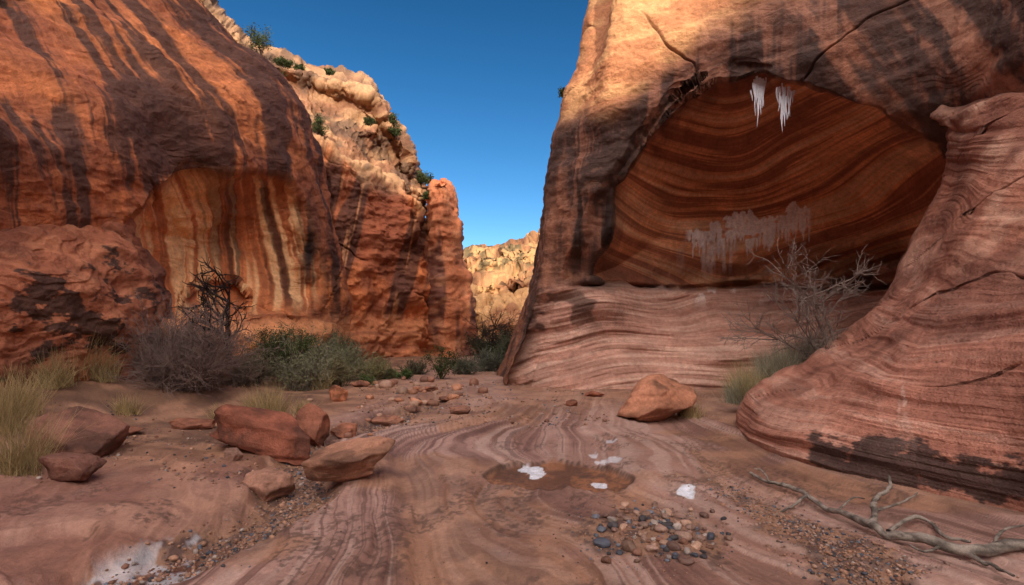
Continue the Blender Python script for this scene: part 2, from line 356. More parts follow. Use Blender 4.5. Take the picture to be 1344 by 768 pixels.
C=mix(C,lin(42,32,32),sm(.34,.50,m)*.86)
C=C*(1-.5*cm)[...,None]
mesh_obj('shadow_rim',P,grid_faces(*P.shape[:2]),M_cliff,grade(C,.97,.92))
tick('L1')
# ---------------------------------------------------------------- LEFT FAR WALL + PALE RIM
def L3(l):return [S(*t) for t in l]
cols=[
L3([(120,540,20),(120,470,20),(120,350,20),(120,200,20),(140,30,20.5),(150,-20,22),(160,-60,23),(165,-110,23.5),(165,-100,34)]),
L3([(215,520,22),(215,470,22),(215,350,22),(215,200,22),(215,70,22.5),(225,30,24),(232,-5,25),(238,-45,25.5),(240,-40,36)]),
L3([(300,515,23),(300,475,23),(300,350,23),(300,200,23),(305,120,23.5),(300,85,25),(297,60,26.5),(297,32,27),(299,36,38)]),
L3([(370,515,23.6),(370,475,23.6),(370,350,23.6),(370,240,23.7),(372,160,24),(368,130,26),(366,104,27.5),(365,78,28),(366,82,40)]),
L3([(425,514,24.2),(425,478,24.2),(425,370,24.2),(422,270,24.2),(420,190,24.5),(420,158,26.5),(420,125,28.2),(420,93,28.6),(421,97,41)]),
L3([(475,512,25.2),(475,479,25.2),(474,370,25),(472,280,25),(470,212,25.5),(470,178,27.5),(475,150,29),(480,114,29.5),(480,118,42)]),
L3([(525,510,27),(525,479,27),(522,380,27),(520,300,27),(515,242,27.5),(515,216,29.5),(516,196,30.5),(518,166,31),(518,170,44)]),
L3([(566,507,29),(566,478,29),(560,385,29),(553,315,29),(548,268,29.5),(546,250,31),(545,238,32),(544,216,32.5),(544,220,46)]),
L3([(592,502,32),(592,474,32),(582,390,32),(570,325,32),(560,280,33),(557,262,34.5),(556,250,35),(554,236,36),(554,240,48)]),
L3([(585,498,45),(585,470,45),(575,400,45),(562,340,45),(556,290,46),(554,270,47),(553,255,48),(552,245,49),(552,247,58)])]
P,U,V=net(cols,1.3,200)
P,zz,cm=disp(P,(.5,-.8,.2),.5,.24,.07,.14,.9,.3,31,cr_n=((.7,.3,.1),(.3,.3,.9)),csp=3.9,cw=.05)
n=normals(P,(.5,-.8,.2));rimm=sm(3.9,4.5,V);x,y,z=P[...,0],P[...,1],P[...,2]
bl=vn(x*.5,y*.4,np.floor(zz*.9)*3.7)*.6+.5*vn(zz*1.3,x*.1)
bed=((zz*.9+.2*vn(x*.6,y*.5))%1.0);P=P+n*(rimm*(.30*bl-.16*np.exp(-(bed/.08)**2)*sm(-.5,.3,vn(x*.5,z*.9))+.10*fbm(x*2.5,y*2.5,z*2.5,3)))[...,None]
x,y,z=P[...,0],P[...,1],P[...,2];px,py=proj(P)
k1=fbm(px*.035+.01*py,py*.003,3.,4,.6);k2=fbm(px*.1+.02*py,py*.006,6.,3);n1=fbm(x*.3,y*.3,z*.3,4)
C=mix(np.broadcast_to(lin(216,126,76),P.shape),lin(160,88,58),sm(-.2,.4,n1))
C=mix(C,lin(78,50,43),sm(.0,.28,k1)*.82);C=mix(C,lin(238,166,112),sm(.1,.4,k2)*.5)
lo=sm(405,425,py);C=mix(C,lin(216,138,94),lo*.8)
lam=fbm(zz*4,x*.1,5.,3);C=mix(C,lin(144,80,58),sm(.05,.4,lam)*lo*.6)
Cr=mix(np.broadcast_to(lin(186,142,104),P.shape),lin(150,104,76),sm(-.1,.4,fbm(x*.4,y*.4,zz*1.5,4)))
Cr=mix(Cr,lin(92,72,60),sm(.05,.4,fbm(x*.8,y*.8,z*.8+5,4))*.75)
C=mix(C,Cr,sm(3.75,4.3,V+.25*n1))
C=C*(1-.6*cm)[...,None]
mesh_obj('shadow_rim',P,grid_faces(*P.shape[:2]),M_cliff,grade(C,.98,.92))
pr=[(505,630),(466,627),(430,622),(400,617),(330,607),(290,604),(262,599),(247,590),(239,582)]
lf=[560,560,560,560,560,560,562,566,572]
cols=[]
cols.append([S(l+4,b,35) for (b,a),l in zip(pr,lf)]);cols.append([S(l,b,30.5) for (b,a),l in zip(pr,lf)])
cols.append([S(l+(a-l)*.3,b,28.6) for (b,a),l in zip(pr,lf)]);cols.append([S(l+(a-l)*.75,b,28.8) for (b,a),l in zip(pr,lf)])
cols.append([S(a,b,30.5) for (b,a) in pr]);cols.append([S(a-3,b,34) for (b,a) in pr]);cols.append([S(a-18,b,46) for (b,a) in pr])
for c in cols:c.append((-3.9,33,10.0))
P,U,V=net(cols,1.3,200)
P,zz,cm=disp(P,(.2,-1,.1),.30,.16,.06,.08,.9,.15,41,cr_n=((.9,.2,.2),),csp=2.2,cw=.04)
x,y,z=P[...,0],P[...,1],P[...,2];px,py=proj(P)
C=mix(np.broadcast_to(lin(200,118,76),P.shape),lin(116,68,54),sm(-.2,.3,fbm(px*.08,py*.008,2.,4)))
C=mix(C,lin(216,148,106),sm(.1,.5,fbm(x,y,z*2,3))*.5);C=C*(1-.5*cm)[...,None]
mesh_obj('rock_pillar',P,grid_faces(*P.shape[:2]),M_cliff,grade(C,.95,.9))

# ---------------------------------------------------------------- FAR SUNLIT HILLS
cols=[]
for p,dy in [(380,-15),(470,5),(540,12),(600,16),(640,8),(675,2),(705,-6),(760,-22),(850,-30),(960,-20)]:
    cols.append([S(p,465,58),S(p,440,60),S(p,412,62),S(p,385,66),S(p,368+dy*.3,67),S(p,358+dy*.6,75),S(p,330+dy,78),S(p,316+dy,92),S(p,318+dy,120)])
P,U,V=net(cols,1.2,200)
P,zz,cm=disp(P,(0,-1,.3),1.3,.45,.14,.7,.30,.8,51,cr_n=((.8,.2,.1),),csp=7.,cw=.12)
n=normals(P,(0,-1,.3));x,y,z=P[...,0],P[...,1],P[...,2]
rg=np.abs(fbm(x*.13,y*.13,z*.05,3));P=P+n*(-1.4*np.exp(-(rg/.10)**2)+.35*np.clip(vn(zz*.7,2.2+0*zz)*3,-1,1))[...,None]
x,y,z=P[...,0],P[...,1],P[...,2]
C=mix(np.broadcast_to(lin(200,152,102),P.shape),lin(160,108,74),sm(-.1,.4,fbm(x*.15,y*.15,zz*.7,4)))
C=mix(C,lin(80,78,54),sm(.1,.25,fbm(x*.9,y*.9,z*.9,3))*sm(8,11,z)*.8)
mesh_obj('hills',P,grid_faces(*P.shape[:2]),M_cliff,C*.85)
tick('far')
# ---------------------------------------------------------------- SUN + unseen rim added behind the viewer, shaped to cast the shadow line
el=math.radians(20);D=Vector((.25,-1,0)).normalized()*math.cos(el);D.z=math.sin(el)
YB=-85.
pts=[S(100,-100,14),S(262,-10,17),S(330,80,21),S(392,135,21),S(430,190,24.5),S(470,212,25.5),S(515,245,27.5),S(550,270,29.5),S(590,262,28.6),S(612,330,29)]
pts2=[S(735,175,14),S(790,150,13.2),S(850,115,12.6),S(905,85,12.2),S(950,30,12.),S(990,-60,12.),S(1040,-200,12)]
prj=[]
for p in pts+pts2:
    t=(p[1]-YB)/(-D.y);prj.append((p[0]+D.x*t,p[2]+D.z*t))
prj=sorted(prj);PX=np.array([a for a,_ in prj]);PZ=np.array([b for _,b in prj])
xs=np.concatenate([np.linspace(-120,PX[0]-1,60),np.linspace(PX[0],PX[-1],260),np.linspace(PX[-1]+.5,160,60)])
top=np.interp(xs,PX,PZ)+.3*fbm(xs*.6,1.+0*xs,2.,4)
P=np.zeros((len(xs),52,3))
for k in range(40):
    P[:,k,0]=xs;P[:,k,2]=-1+(top+1)*k/39;P[:,k,1]=YB+8*(1-k/39)
for k in range(40,52):
    P[:,k,0]=xs;P[:,k,2]=top-.5*(k-39);P[:,k,1]=YB-(k-39)*2.5
Q,zz,cm=disp(P,(0,1,.2),1.5,.6,.2,.4,.4,.3,61)
w=sm(1.0,.93,np.linspace(0,1.3,52))[None,:,None];P=P*(1-w)+Q*w
C=mix(np.broadcast_to(lin(206,130,80),P.shape),lin(150,86,56),sm(-.1,.4,fbm(P[...,0]*.2,P[...,1]*.2,zz*.5,4)))
mesh_obj('shadow_rim',P,grid_faces(*P.shape[:2]),M_cliff,C)  # unseen sun blocker, its crest fitted to the wanted shade edge

# ---------------------------------------------------------------- GROUND
def gpx(X,Y): Y=np.maximum(Y,.3);return 672+X/Y*F, HZ+HC*F/Y
chan=np.array([(-3.0,2.4),(-2.45,3.5),(-2.15,4.2),(-2.05,4.9),(-2.5,5.9),(-2.9,7.4),(-2.2,9.5),(-1.6,12)])
def chd(X,Y):
    d=np.full(np.shape(X),1e9)
    for a,b in zip(chan[:-1],chan[1:]):
        e=b-a;t=np.clip(((X-a[0])*e[0]+(Y-a[1])*e[1])/(e@e),0,1)
        d=np.minimum(d,np.hypot(X-a[0]-e[0]*t,Y-a[1]-e[1]*t))
    return d
def sfield(X,Y):
    s=X+.05*Y+1.1*fbm(X*.22+3,Y*.16,.5,2)+.22*fbm(X*.7,Y*.45,1.5,2)+.03*fbm(X*3,Y*2.2,6.,2)
    r=((X-.55)/1.0)**2+((Y-5.7)/.9)**2
    s=s+.55*np.exp(-r)*np.tanh((X-.55)*2)
    r=((X-1.2)/.9)**2+((Y-4.0)/.6)**2
    s=s+.35*np.exp(-r)*np.tanh((X-1.2)*2)
    return s
def pot(X,Y):
    a=np.arctan2(Y-5.62,X-.5);r=np.hypot((X-.5)/.82,(Y-5.62)/.56)
    return 1.0-r*(1+.10*np.sin(a*2+1)+.07*np.sin(a*3+.4)+.04*np.sin(a*7))
def gh(X,Y):
    X=np.asarray(X,float);Y=np.asarray(Y,float)
    z=.05*fbm(X*.35,Y*.35,2.,3)
    z=z+.75*sm(5.2,8.5,-X)*sm(20,12,Y)+.12*sm(2.3,3.2,-X)*sm(9,5,Y)
    cd=chd(X,Y)+.12*fbm(X*1.5,Y*1.5,3.,3);z=z-.13*sm(.5,.22,cd)
    s=sfield(X,Y);rock=sm(-3.6,-2.6,X)*sm(13,9,Y)
    q=fbm(s*1.6,Y*.12,4.,2)*2.2;z=z+rock*.026*(np.floor(q)+sm(.7,1,q-np.floor(q)))
    z=z+rock*(.022*fbm(s*3.2,Y*.1,.7,3)+.011*fbm(s*9,Y*.2,.9,2))
    lf=sm(-2.4,-3.0,X)*sm(8,5,Y);q=(Y*.55+X*.35+.5*fbm(X*.5,Y*.5,8.,3))*1.6;z=z+lf*.10*(np.floor(q)+sm(.88,1,q-np.floor(q))-q)+lf*.02*fbm(q*4,X*.3,.7,3)
    p=pot(X,Y);z=z*(1-sm(-.05,.15,p)*.8)-.06*sm(-.04,.05,p)
    z=z+.03*fbm(X*1.3,Y*1.3,4.,3)*sm(6,10,Y)+.005*fbm(X*9,Y*9,4.,2)
    z=z+.35*sm(30,60,Y)*fbm(X*.1,Y*.1,1.,2)
    return z
def ghs(X,Y): return float(np.ravel(gh(np.array([X]),np.array([Y])))[0])
a0=np.radians(52)
ang=np.concatenate([np.linspace(-a0,a0,980),np.linspace(a0,2*math.pi-a0,110)[1:-1]])
rr=np.concatenate([[.02,.5,1.,1.5,1.9],HC*F/np.arange(500,17,-1.3),np.geomspace(66,600,30)])
A,R=np.meshgrid(ang,rr,indexing='ij')
sec=np.where(np.abs(A)<=a0,1/np.cos(np.clip(A,-a0,a0)),1/np.cos(a0))
X=np.sin(A)*R*sec;Y=np.cos(A)*R*sec
Z=gh(X,Y);P=np.stack([X,Y,Z],-1);px,py=gpx(X,Y)
s=sfield(X,Y)
base=lin(180,140,128);C=mix(np.broadcast_to(base,P.shape),lin(152,112,98),sm(-.2,.4,fbm(X*.5,Y*.5,7.,4)))
l1=fbm(s*5,Y*.08,.3,4,.65);l2=fbm(s*26,Y*.15,.9,3,.6)
lm=sm(-.45,.25,fbm(X*.5+9,Y*.35,3.,3))
C=mix(C,lin(116,78,70),sm(.0,.4,l1)*.65*lm);C=mix(C,lin(206,176,164),sm(.15,.5,-l1)*.45)
C=mix(C,lin(98,66,60),sm(.15,.45,l2)*.6*lm)
sandn=fbm(X*.7+2,Y*.55,5.,4)
sand=sm(.05,.4,sandn+.5*gb(px,py,540,600,110,45)+.5*gb(px,py,560,690,60,60)-.3*gb(px,py,760,580,300,30))
far=sm(8.5,12,Y);sand=np.maximum(sand*.75,far*.7)
left=sm(-2.6,-3.6,X)*sm(4.5,6.5,Y);sand=np.maximum(sand,left)
cs=mix(np.broadcast_to(lin(178,130,100),P.shape),lin(138,98,76),sm(-.3,.4,fbm(X*3,Y*3,1.,4)))
C=mix(C,cs,sand*.85)
slab=sm(-2.4,-3.0,X)*sm(6.5,5,Y);C=mix(C,mix(np.broadcast_to(lin(152,104,90),P.shape),lin(182,136,118),sm(-.2,.4,fbm(X,Y*1.4,6.,4))),slab*.8)
p=pot(X,Y);pin=sm(-.02,.06,p)
C=mix(C,mix(np.broadcast_to(lin(158,104,72),P.shape),lin(116,76,56),sm(-.2,.4,fbm(X*4,Y*4,2.,3))),pin)
C=mix(C,lin(62,44,40),np.exp(-((p+.01)/.03)**2)*.75)
gm1=sm(.1,.3,gb(px,py,860,702,120,36)*1.1-.25+.25*fbm(X*3,Y*3,5.,3))
cd=chd(X,Y);gm2=sm(.42,.28,cd+.1*fbm(X*2,Y*2,8.,3))
gl=sdf_poly(px,py,[(925,630),(960,632),(1040,665),(1120,700),(1190,735),(1230,790),(1130,790),(1060,745),(985,690)])
gm3=sm(-4,12,gl+10*fbm(X*3,Y*3,2.,3))
gm=np.maximum(np.maximum(gm1,gm2),gm3)
C=mix(C,mix(np.broadcast_to(lin(156,116,92),P.shape),lin(100,76,68),sm(-.2,.3,fbm(X*14,Y*14,1.,3))),gm*.85)
C=mix(C,lin(98,54,42),sm(.25,.02,cd)*sm(4.4,3.5,Y)*.85)
grit=sm(.22,.45,fbm(X*2.2,Y*1.4,12.,3))*sm(.0,.4,fbm(X*26,Y*26,3.,2));C=mix(C,lin(84,62,54),grit*.6*sm(9,7,Y))
soil=sm(-3.6,-4.6,X)*sm(6.,7.,Y)*sm(-.2,.4,fbm(X*1.5,Y*1.5,2.,4));C=mix(C,lin(96,70,56),soil*.6)
def icem(cx,cy,rx,ry,sd):
    q=((px-cx)/rx)**2+((py-cy)/ry)**2+.9*fbm(X*5+sd,Y*5,sd,3)
    return sm(1.0,.75,q)
ice=np.zeros(X.shape)
for i,t in enumerate([(700,612,15,8),(786,630,11,4),(902,645,15,9),(800,604,17,7),(780,594,10,4),(800,582,10,2)]):
    ice=np.maximum(ice,icem(*t,i*3.1)*(.6 if i in(3,4,5) else 1))
ic2=sm(.05,.4,gb(px,py,190,728,80,24)+.7*fbm(X*7,Y*7,11.,4)-.5)*sm(.5,.3,cd)
ice=np.maximum(ice,ic2*.45)
al=1-np.maximum(ice,sm(.26,.05,cd)*sm(4.4,3.6,Y)*.7)
C=mix(grade(C,.95,.82),lin(222,226,238),ice)
C4=np.concatenate([C,al[...,None]],-1)
n_,m_=X.shape
mesh_obj('ground',P,grid_faces(n_,m_,wrap=True),M_ground,C4)
tick('ground')
# ---------------------------------------------------------------- rocks
def ico(sub):
    bm=bmesh.new();bmesh.ops.create_icosphere(bm,subdivisions=sub,radius=1)
    v=np.array([q.co[:] for q in bm.verts]);f=np.array([[q.index for q in k.verts] for k in bm.faces]);bm.free();return v,f
I5=ico(5);I2=ico(2);I1=ico(1)
def rock_shape(v,seed,cuts=9,rough=.05,sq=.75,lo=.6,hi=.92,fine=True):
    r=np.random.default_rng(seed);v=np.sign(v)*np.abs(v)**sq
    for _ in range(cuts):
        n=r.normal(size=3);n/=np.linalg.norm(n);o=r.uniform(lo,hi)
        d=v@n-o;v=v-np.maximum(d,0)[:,None]*n*.92
    if fine:
        d=fbm(v[:,0]*1.3+seed%97,v[:,1]*1.3,v[:,2]*1.3,3)*rough*1.6+fbm(v[:,0]*5,v[:,1]*5+seed%97,v[:,2]*5,4)*rough*.5
        v=v*(1+d)[:,None]
    return v
def boulder(X,Y,w,dp,h,rot=0,seed=1,c=(170,100,74),tilt=0,I=I5,sink=.22,name='boulder',sq=.75):
    v,f=I;v=rock_shape(v,seed,sq=sq,cuts=14,rough=.08,lo=.55,hi=.9)
    v=v/np.abs(v).max(0);v=v*np.array([w/2,dp/2,h/2/(1-sink)])
    lay=v[:,2]+.02*fbm(v[:,0]*3,v[:,1]*3,1.,2)
    lr=1+.04*fbm(lay*18,v[:,0]*.8,seed%50+.3,3);v=v*np.stack([lr,lr,np.ones_like(lr)],-1)
    ct,st=math.cos(tilt),math.sin(tilt);v=np.stack([v[:,0]*ct+v[:,2]*st,v[:,1],-v[:,0]*st+v[:,2]*ct],-1)
    ca,sa=math.cos(rot),math.sin(rot);v=np.stack([v[:,0]*ca-v[:,1]*sa,v[:,0]*sa+v[:,1]*ca,v[:,2]],-1)
    v=v+np.array([X,Y,ghs(X,Y)+h/2*(1-sink)*.9])
    l=fbm(lay*14,v[:,0]*.5,seed,3);n=fbm(v[:,0]*3,v[:,1]*3,v[:,2]*3,4)
    c0=lin(*c);C=mix(np.broadcast_to(c0,v.shape),c0*.55,sm(0,.4,l)*.7);C=mix(C,c0*1.35,sm(.1,.5,n)*.6);C=mix(C,lin(66,48,44),sm(.2,.45,-n)*.55)
    return mesh_obj(name,v,f,M_boulder,grade(C,.95,.86))
def at(px,py):
    Y=HC*F/(py-HZ);return (px-672)/F*Y,Y
def B(cx,by,wpx,hpx,**k):
    X,Y=at(cx,by);w=wpx/F*Y;h=hpx/F*Y*.92;d=k.pop('d',.7)*w
    boulder(X,Y+d*.4,w*1.05,d,h,**k)
B(337,596,132,56,seed=3,c=(152,90,70),tilt=.20,d=.6,rot=-.1,sq=.6)
B(440,642,142,54,seed=5,c=(176,126,102),tilt=-.16,d=.75,rot=.15,sq=.65)
B(343,636,66,42,seed=8,c=(164,120,102),d=.8)
B(400,572,56,66,seed=11,c=(150,94,74),d=.8,sq=.6)
B(76,612,128,62,seed=14,c=(136,92,78),d=.8,tilt=.15)
B(70,650,80,38,seed=17,c=(124,84,72),d=.8)
B(868,551,116,64,seed=21,c=(184,124,96),tilt=-.22,d=.8,rot=.2,sq=.65)
B(451,571,42,26,seed=23,c=(168,108,84));B(437,572,36,20,seed=24,c=(140,106,96));B(303,610,26,18,seed=25,c=(150,114,100))
B(443,526,28,24,seed=26,c=(180,114,82));B(505,546,52,14,seed=27,c=(170,116,94));B(600,546,34,14,seed=28,c=(150,104,86))
B(240,566,62,16,seed=29,c=(150,96,76));B(588,522,30,8,seed=30,c=(170,112,86),d=.9);B(780,521,28,9,seed=31,c=(150,90,70));B(752,534,18,9,seed=32,c=(160,100,78))
B(155,578,46,10,seed=33,c=(150,98,80));B(905,542,30,12,seed=34,c=(180,124,98));B(470,510,26,10,seed=35,c=(160,104,80))
B(120,600,30,14,seed=36,c=(140,92,74));B(540,532,26,10,seed=37,c=(160,116,98));B(560,514,40,8,seed=38,c=(170,108,80))
tick('boulders')
def stones(name,items,palette,sub=I1,seed=0):
    r=np.random.default_rng(seed);bv,bf=sub;Vs=[];Fs=[];Cs=[];o=0
    it=np.array(items);zs=gh(it[:,0],it[:,1])
    lib=[rock_shape(bv,int(r.integers(1e6)),cuts=5,rough=.08,sq=.9,lo=.65,hi=.95) if sub is not I1 else bv*(1+.18*r.normal(size=(len(bv),1))) for _ in range(25)]
    for (X,Y,sz),z_ in zip(items,zs):
        v=lib[r.integers(25)]*sz*np.array([1,r.uniform(.6,.95),r.uniform(.45,.75)])
        a=r.uniform(0,6.28);ca,sa=math.cos(a),math.sin(a);v=np.stack([v[:,0]*ca-v[:,1]*sa,v[:,0]*sa+v[:,1]*ca,v[:,2]+.12*r.normal()*v[:,0]],-1)
        v=v+np.array([X,Y,z_+sz*.3])
        c=lin(*palette[r.integers(len(palette))])*r.uniform(.6,1.15)
        Vs.append(v);Fs.append(bf+o);o+=len(v);Cs.append(np.broadcast_to(c,v.shape))
    return mesh_obj(name,np.vstack(Vs),np.vstack(Fs),M_peb,np.vstack(Cs))
pal=[(106,110,122),(80,84,96),(150,122,110),(130,94,80),(176,142,124),(70,66,70),(160,146,140),(118,92,84),(140,112,98)]
it=[]
for _ in range(150):
    for k in range(60):
        p_=rng.normal([868,700],[50,20]);X,Y=at(*p_);sz=rng.choice([rng.uniform(.014,.03),rng.uniform(.03,.05),rng.uniform(.045,.066)],p=[.5,.35,.15])
        if (p_[0]<775 or p_[0]>965 or p_[1]<655 or p_[1]>746):continue
        if all(math.hypot(X-a,Y-b)>(sz+c)*.75 for a,b,c in it):it.append((X,Y,sz));break
stones('pebble_pile',it,pal,ico(3),3)
it=[]
for _ in range(2600):
    p_=(rng.uniform(690,990),rng.uniform(645,760))
    if gb(p_[0],p_[1],850,702,95,36)>rng.uniform(.05,1):it.append((*at(*p_),rng.uniform(.003,.011)))
for _ in range(4200):
    k=rng.integers(len(chan)-1);q=chan[k]+(chan[k+1]-chan[k])*rng.uniform();q=q+rng.normal(size=2)*.17
    if q[1]>2.6:it.append((q[0],q[1],abs(rng.normal())*.010+.003))
for _ in range(2600):
    a=rng.uniform();q=np.array([940,635])*(1-a)+np.array([1170,765])*a+rng.normal(size=2)*[16+22*a,7]
    it.append((*at(*q),abs(rng.normal())*.007+.003))
for _ in range(1100):
    q=(rng.uniform(470,800),rng.uniform(500,560));X,Y=at(*q)
    if fbm(X*1.2,Y*.9,3.)>-.05:it.append((X,Y,min(.05,abs(rng.normal())*.016+.008)))
for _ in range(900):
    q=(rng.uniform(0,430),rng.uniform(550,640));X,Y=at(*q)
    if fbm(X,Y,3.)>-.1:it.append((X,Y,abs(rng.normal())*.012+.005))
for _ in range(900):
    q=(rng.uniform(200,1340),rng.uniform(560,768));X,Y=at(*q);it.append((X,Y,abs(rng.normal())*.003+.002))
stones('gravel',it,pal+[(156,118,98)]*6,I1,4)
it=[]
for _ in range(34):
    q=(rng.uniform(480,650),rng.uniform(498,528));X,Y=at(*q);it.append((X,Y,rng.uniform(.05,.2)))
for _ in range(24):
    q=(rng.uniform(400,520),rng.uniform(520,575));X,Y=at(*q);it.append((X,Y,rng.uniform(.03,.09)))
stones('stream_cobbles',it,[(176,124,98),(160,114,96),(170,136,118),(140,100,84)],I2,5)
tick('stones')
# ---------------------------------------------------------------- tubes / vegetation
def tubes(paths,rad,sides=3):
    n,k,_=paths.shape
    t=np.gradient(paths,axis=1);t/=np.linalg.norm(t,axis=-1,keepdims=True)+1e-9
    ref=np.where(np.abs(t[...,2:3])>.9,np.array([1.,0,0]),np.array([0,0,1.]))
    a=np.cross(t,ref);a/=np.linalg.norm(a,axis=-1,keepdims=True)+1e-9;b=np.cross(t,a)
    th=np.arange(sides)*2*math.pi/sides
    V=paths[:,:,None,:]+rad[:,:,None,None]*(np.cos(th)[None,None,:,None]*a[:,:,None,:]+np.sin(th)[None,None,:,None]*b[:,:,None,:])
    i=np.arange(n)[:,None,None]*k*sides;j=np.arange(k-1)[None,:,None]*sides;q=np.arange(sides)[None,None,:];q2=(q+1)%sides
    Fc=np.stack([i+j+q,i+j+q2,i+j+sides+q2,i+j+sides+q],-1).reshape(-1,4)
    return V.reshape(-1,3),Fc
def grow(r,st,dr,ln,k=5,wig=.2,up=.0):
    n=len(st);P=np.zeros((n,k,3));P[:,0]=st;d=dr/np.linalg.norm(dr,axis=1,keepdims=True)
    for i in range(1,k):
        d=d+r.normal(size=(n,3))*wig+np.array([0,0,up]);d/=np.linalg.norm(d,axis=1,keepdims=True)
        P[:,i]=P[:,i-1]+d*(ln/(k-1))[:,None]
    return P
def child(r,P,m,spread=.8,lo=.3):
    n,k,_=P.shape;par=np.repeat(np.arange(n),m);f=r.uniform(lo,1,size=len(par))*(k-1.001);i=f.astype(int);g=(f-i)[:,None]
    st=P[par,i]*(1-g)+P[par,i+1]*g;d=P[par,i+1]-P[par,i];d/=np.linalg.norm(d,axis=1,keepdims=True)+1e-9
    d=d+r.normal(size=d.shape)*spread;return st,d
class Acc:
    def __init__(s):s.V=[];s.F=[];s.C=[];s.o=0
    def add(s,V,Fc,c):
        s.V.append(V);s.F.append(Fc+s.o);s.o+=len(V);s.C.append(np.broadcast_to(c,V.shape) if np.ndim(c)==1 else c)
    def build(s,name,mat,parent=None,smooth=True):return mesh_obj(name,np.vstack(s.V),np.vstack(s.F),mat,np.vstack(s.C),smooth,parent)
def leaves(r,ctr,size,c1,c2,asp=.5):
    n=len(ctr);a=r.normal(size=(n,3));a/=np.linalg.norm(a,axis=1,keepdims=True);b=np.cross(a,r.normal(size=(n,3)));b/=np.linalg.norm(b,axis=1,keepdims=True)
    s=(size*r.uniform(.6,1.4,size=n))[:,None];a=a*s;b=b*s*asp
    V=np.stack([ctr-a,ctr-b,ctr+a,ctr+b],1).reshape(-1,3);Fc=np.arange(4*n).reshape(n,4)
    t=np.repeat(r.uniform(size=n),4)[:,None];return V,Fc,c1*(1-t)+c2*t
def twig_shrub(X,Y,rad,h,seed,c=(120,100,92),n=70,z=None,thick=.006,leafc=None,name='dry_shrub',m=(6,4),lf=6):
    r=np.random.default_rng(seed);z=ghs(X,Y) if z is None else z;A=Acc()
    st=np.stack([X+r.normal(size=n)*rad*.18,Y+r.normal(size=n)*rad*.18,np.full(n,z-.03)],-1)
    th=r.uniform(0,6.28,n);e=r.uniform(.1,1,n)**.8
    dr=np.stack([np.cos(th)*rad*(1-e*.75),np.sin(th)*rad*(1-e*.75),h*(.25+.75*e)],-1);ln=np.linalg.norm(dr,axis=1)*r.uniform(.6,1.05,n)
    P0=grow(r,st,dr,ln,6,.14,.02);rd=thick*1.6*np.linspace(1,.5,6)[None,:]*np.ones((n,1))
    cc=lin(*c);V,Fc=tubes(P0,rd);A.add(V,Fc,cc*.75)
    s1,d1=child(r,P0,m[0],.5,.25);l1=r.uniform(.15,.45,len(s1))*h;P1=grow(r,s1,d1,l1,5,.18,.04)
    V,Fc=tubes(P1,np.ones((len(P1),1))*thick*.9*np.linspace(1,.5,5)[None,:]);A.add(V,Fc,cc)
    s2,d2=child(r,P1,m[1],.6,.2);l2=r.uniform(.1,.25,len(s2))*h;P2=grow(r,s2,d2,l2,4,.2,.05)
    V,Fc=tubes(P2,np.ones((len(P2),1))*thick*.55*np.linspace(1,.5,4)[None,:]);A.add(V,Fc,cc*1.25)
    if leafc is not None:
        tips=P2[:,r.integers(1,4,size=lf)].reshape(-1,3)+r.normal(size=(len(P2)*lf,3))*.02*h
        V,Fc,CC=leaves(r,tips,.02*h+.006,lin(*leafc)*.7,lin(*leafc)*1.3,.4);A.add(V,Fc,CC)
    return A.build(name,M_leaf)
def grass(X,Y,rad,h,seed,n=260,c=(180,158,114),z=None,name='grass_tuft',lean=0.5):
    r=np.random.default_rng(seed);z=ghs(X,Y) if z is None else z
    st=np.stack([X+r.normal(size=n)*rad*.35,Y+r.normal(size=n)*rad*.35,np.full(n,z-.02)],-1)
    th=r.uniform(0,6.28,n);q=r.uniform(0,lean+.3,n);dr=np.stack([np.cos(th)*q,np.sin(th)*q,np.ones(n)],-1)
    P=grow(r,st,dr,h*r.uniform(.4,1.1,n),6,.07,-.06);V,Fc=tubes(P,np.ones((n,1))*max(.0028,.0005*Y)*np.linspace(1,.15,6)[None,:])
    t=np.repeat(r.uniform(.45,1.2,n),18)[:,None];return mesh_obj(name,V,Fc,M_leaf,lin(*c)*t)
def bare_tree(X,Y,h,seed,z=None,c=(58,44,40),name='bare_tree',lean=(0,0),tr=.05,lv=3,spread=.75,A=None,rk=.5,m=(9,6,5,4)):
    r=np.random.default_rng(seed);z=ghs(X,Y) if z is None else z;own=A is None;A=A or Acc();cc=lin(*c)
    P=grow(r,np.array([[X,Y,z-.05]]*2),np.array([[lean[0],lean[1],1.],[lean[0]-.25,lean[1],1.]]),np.array([h*.75,h*.65]),8,.12,.03)
    V,Fc=tubes(P,tr*np.linspace(1,.35,8)[None,:]*np.array([[1],[.7]]),6);A.add(V,Fc,cc)
    L=h*.45;R=tr*.45
    for l in range(lv):
        s_,d_=child(r,P,m[l],spread,.3);P=grow(r,s_,d_,L*r.uniform(.5,1.1,len(s_)),6,.2,.04)
        V,Fc=tubes(P,R*np.linspace(1,.35,6)[None,:]*np.ones((len(P),1)),4);A.add(V,Fc,cc*1.1);L*=.5;R*=rk
    if own:return A.build(name,M_wood)
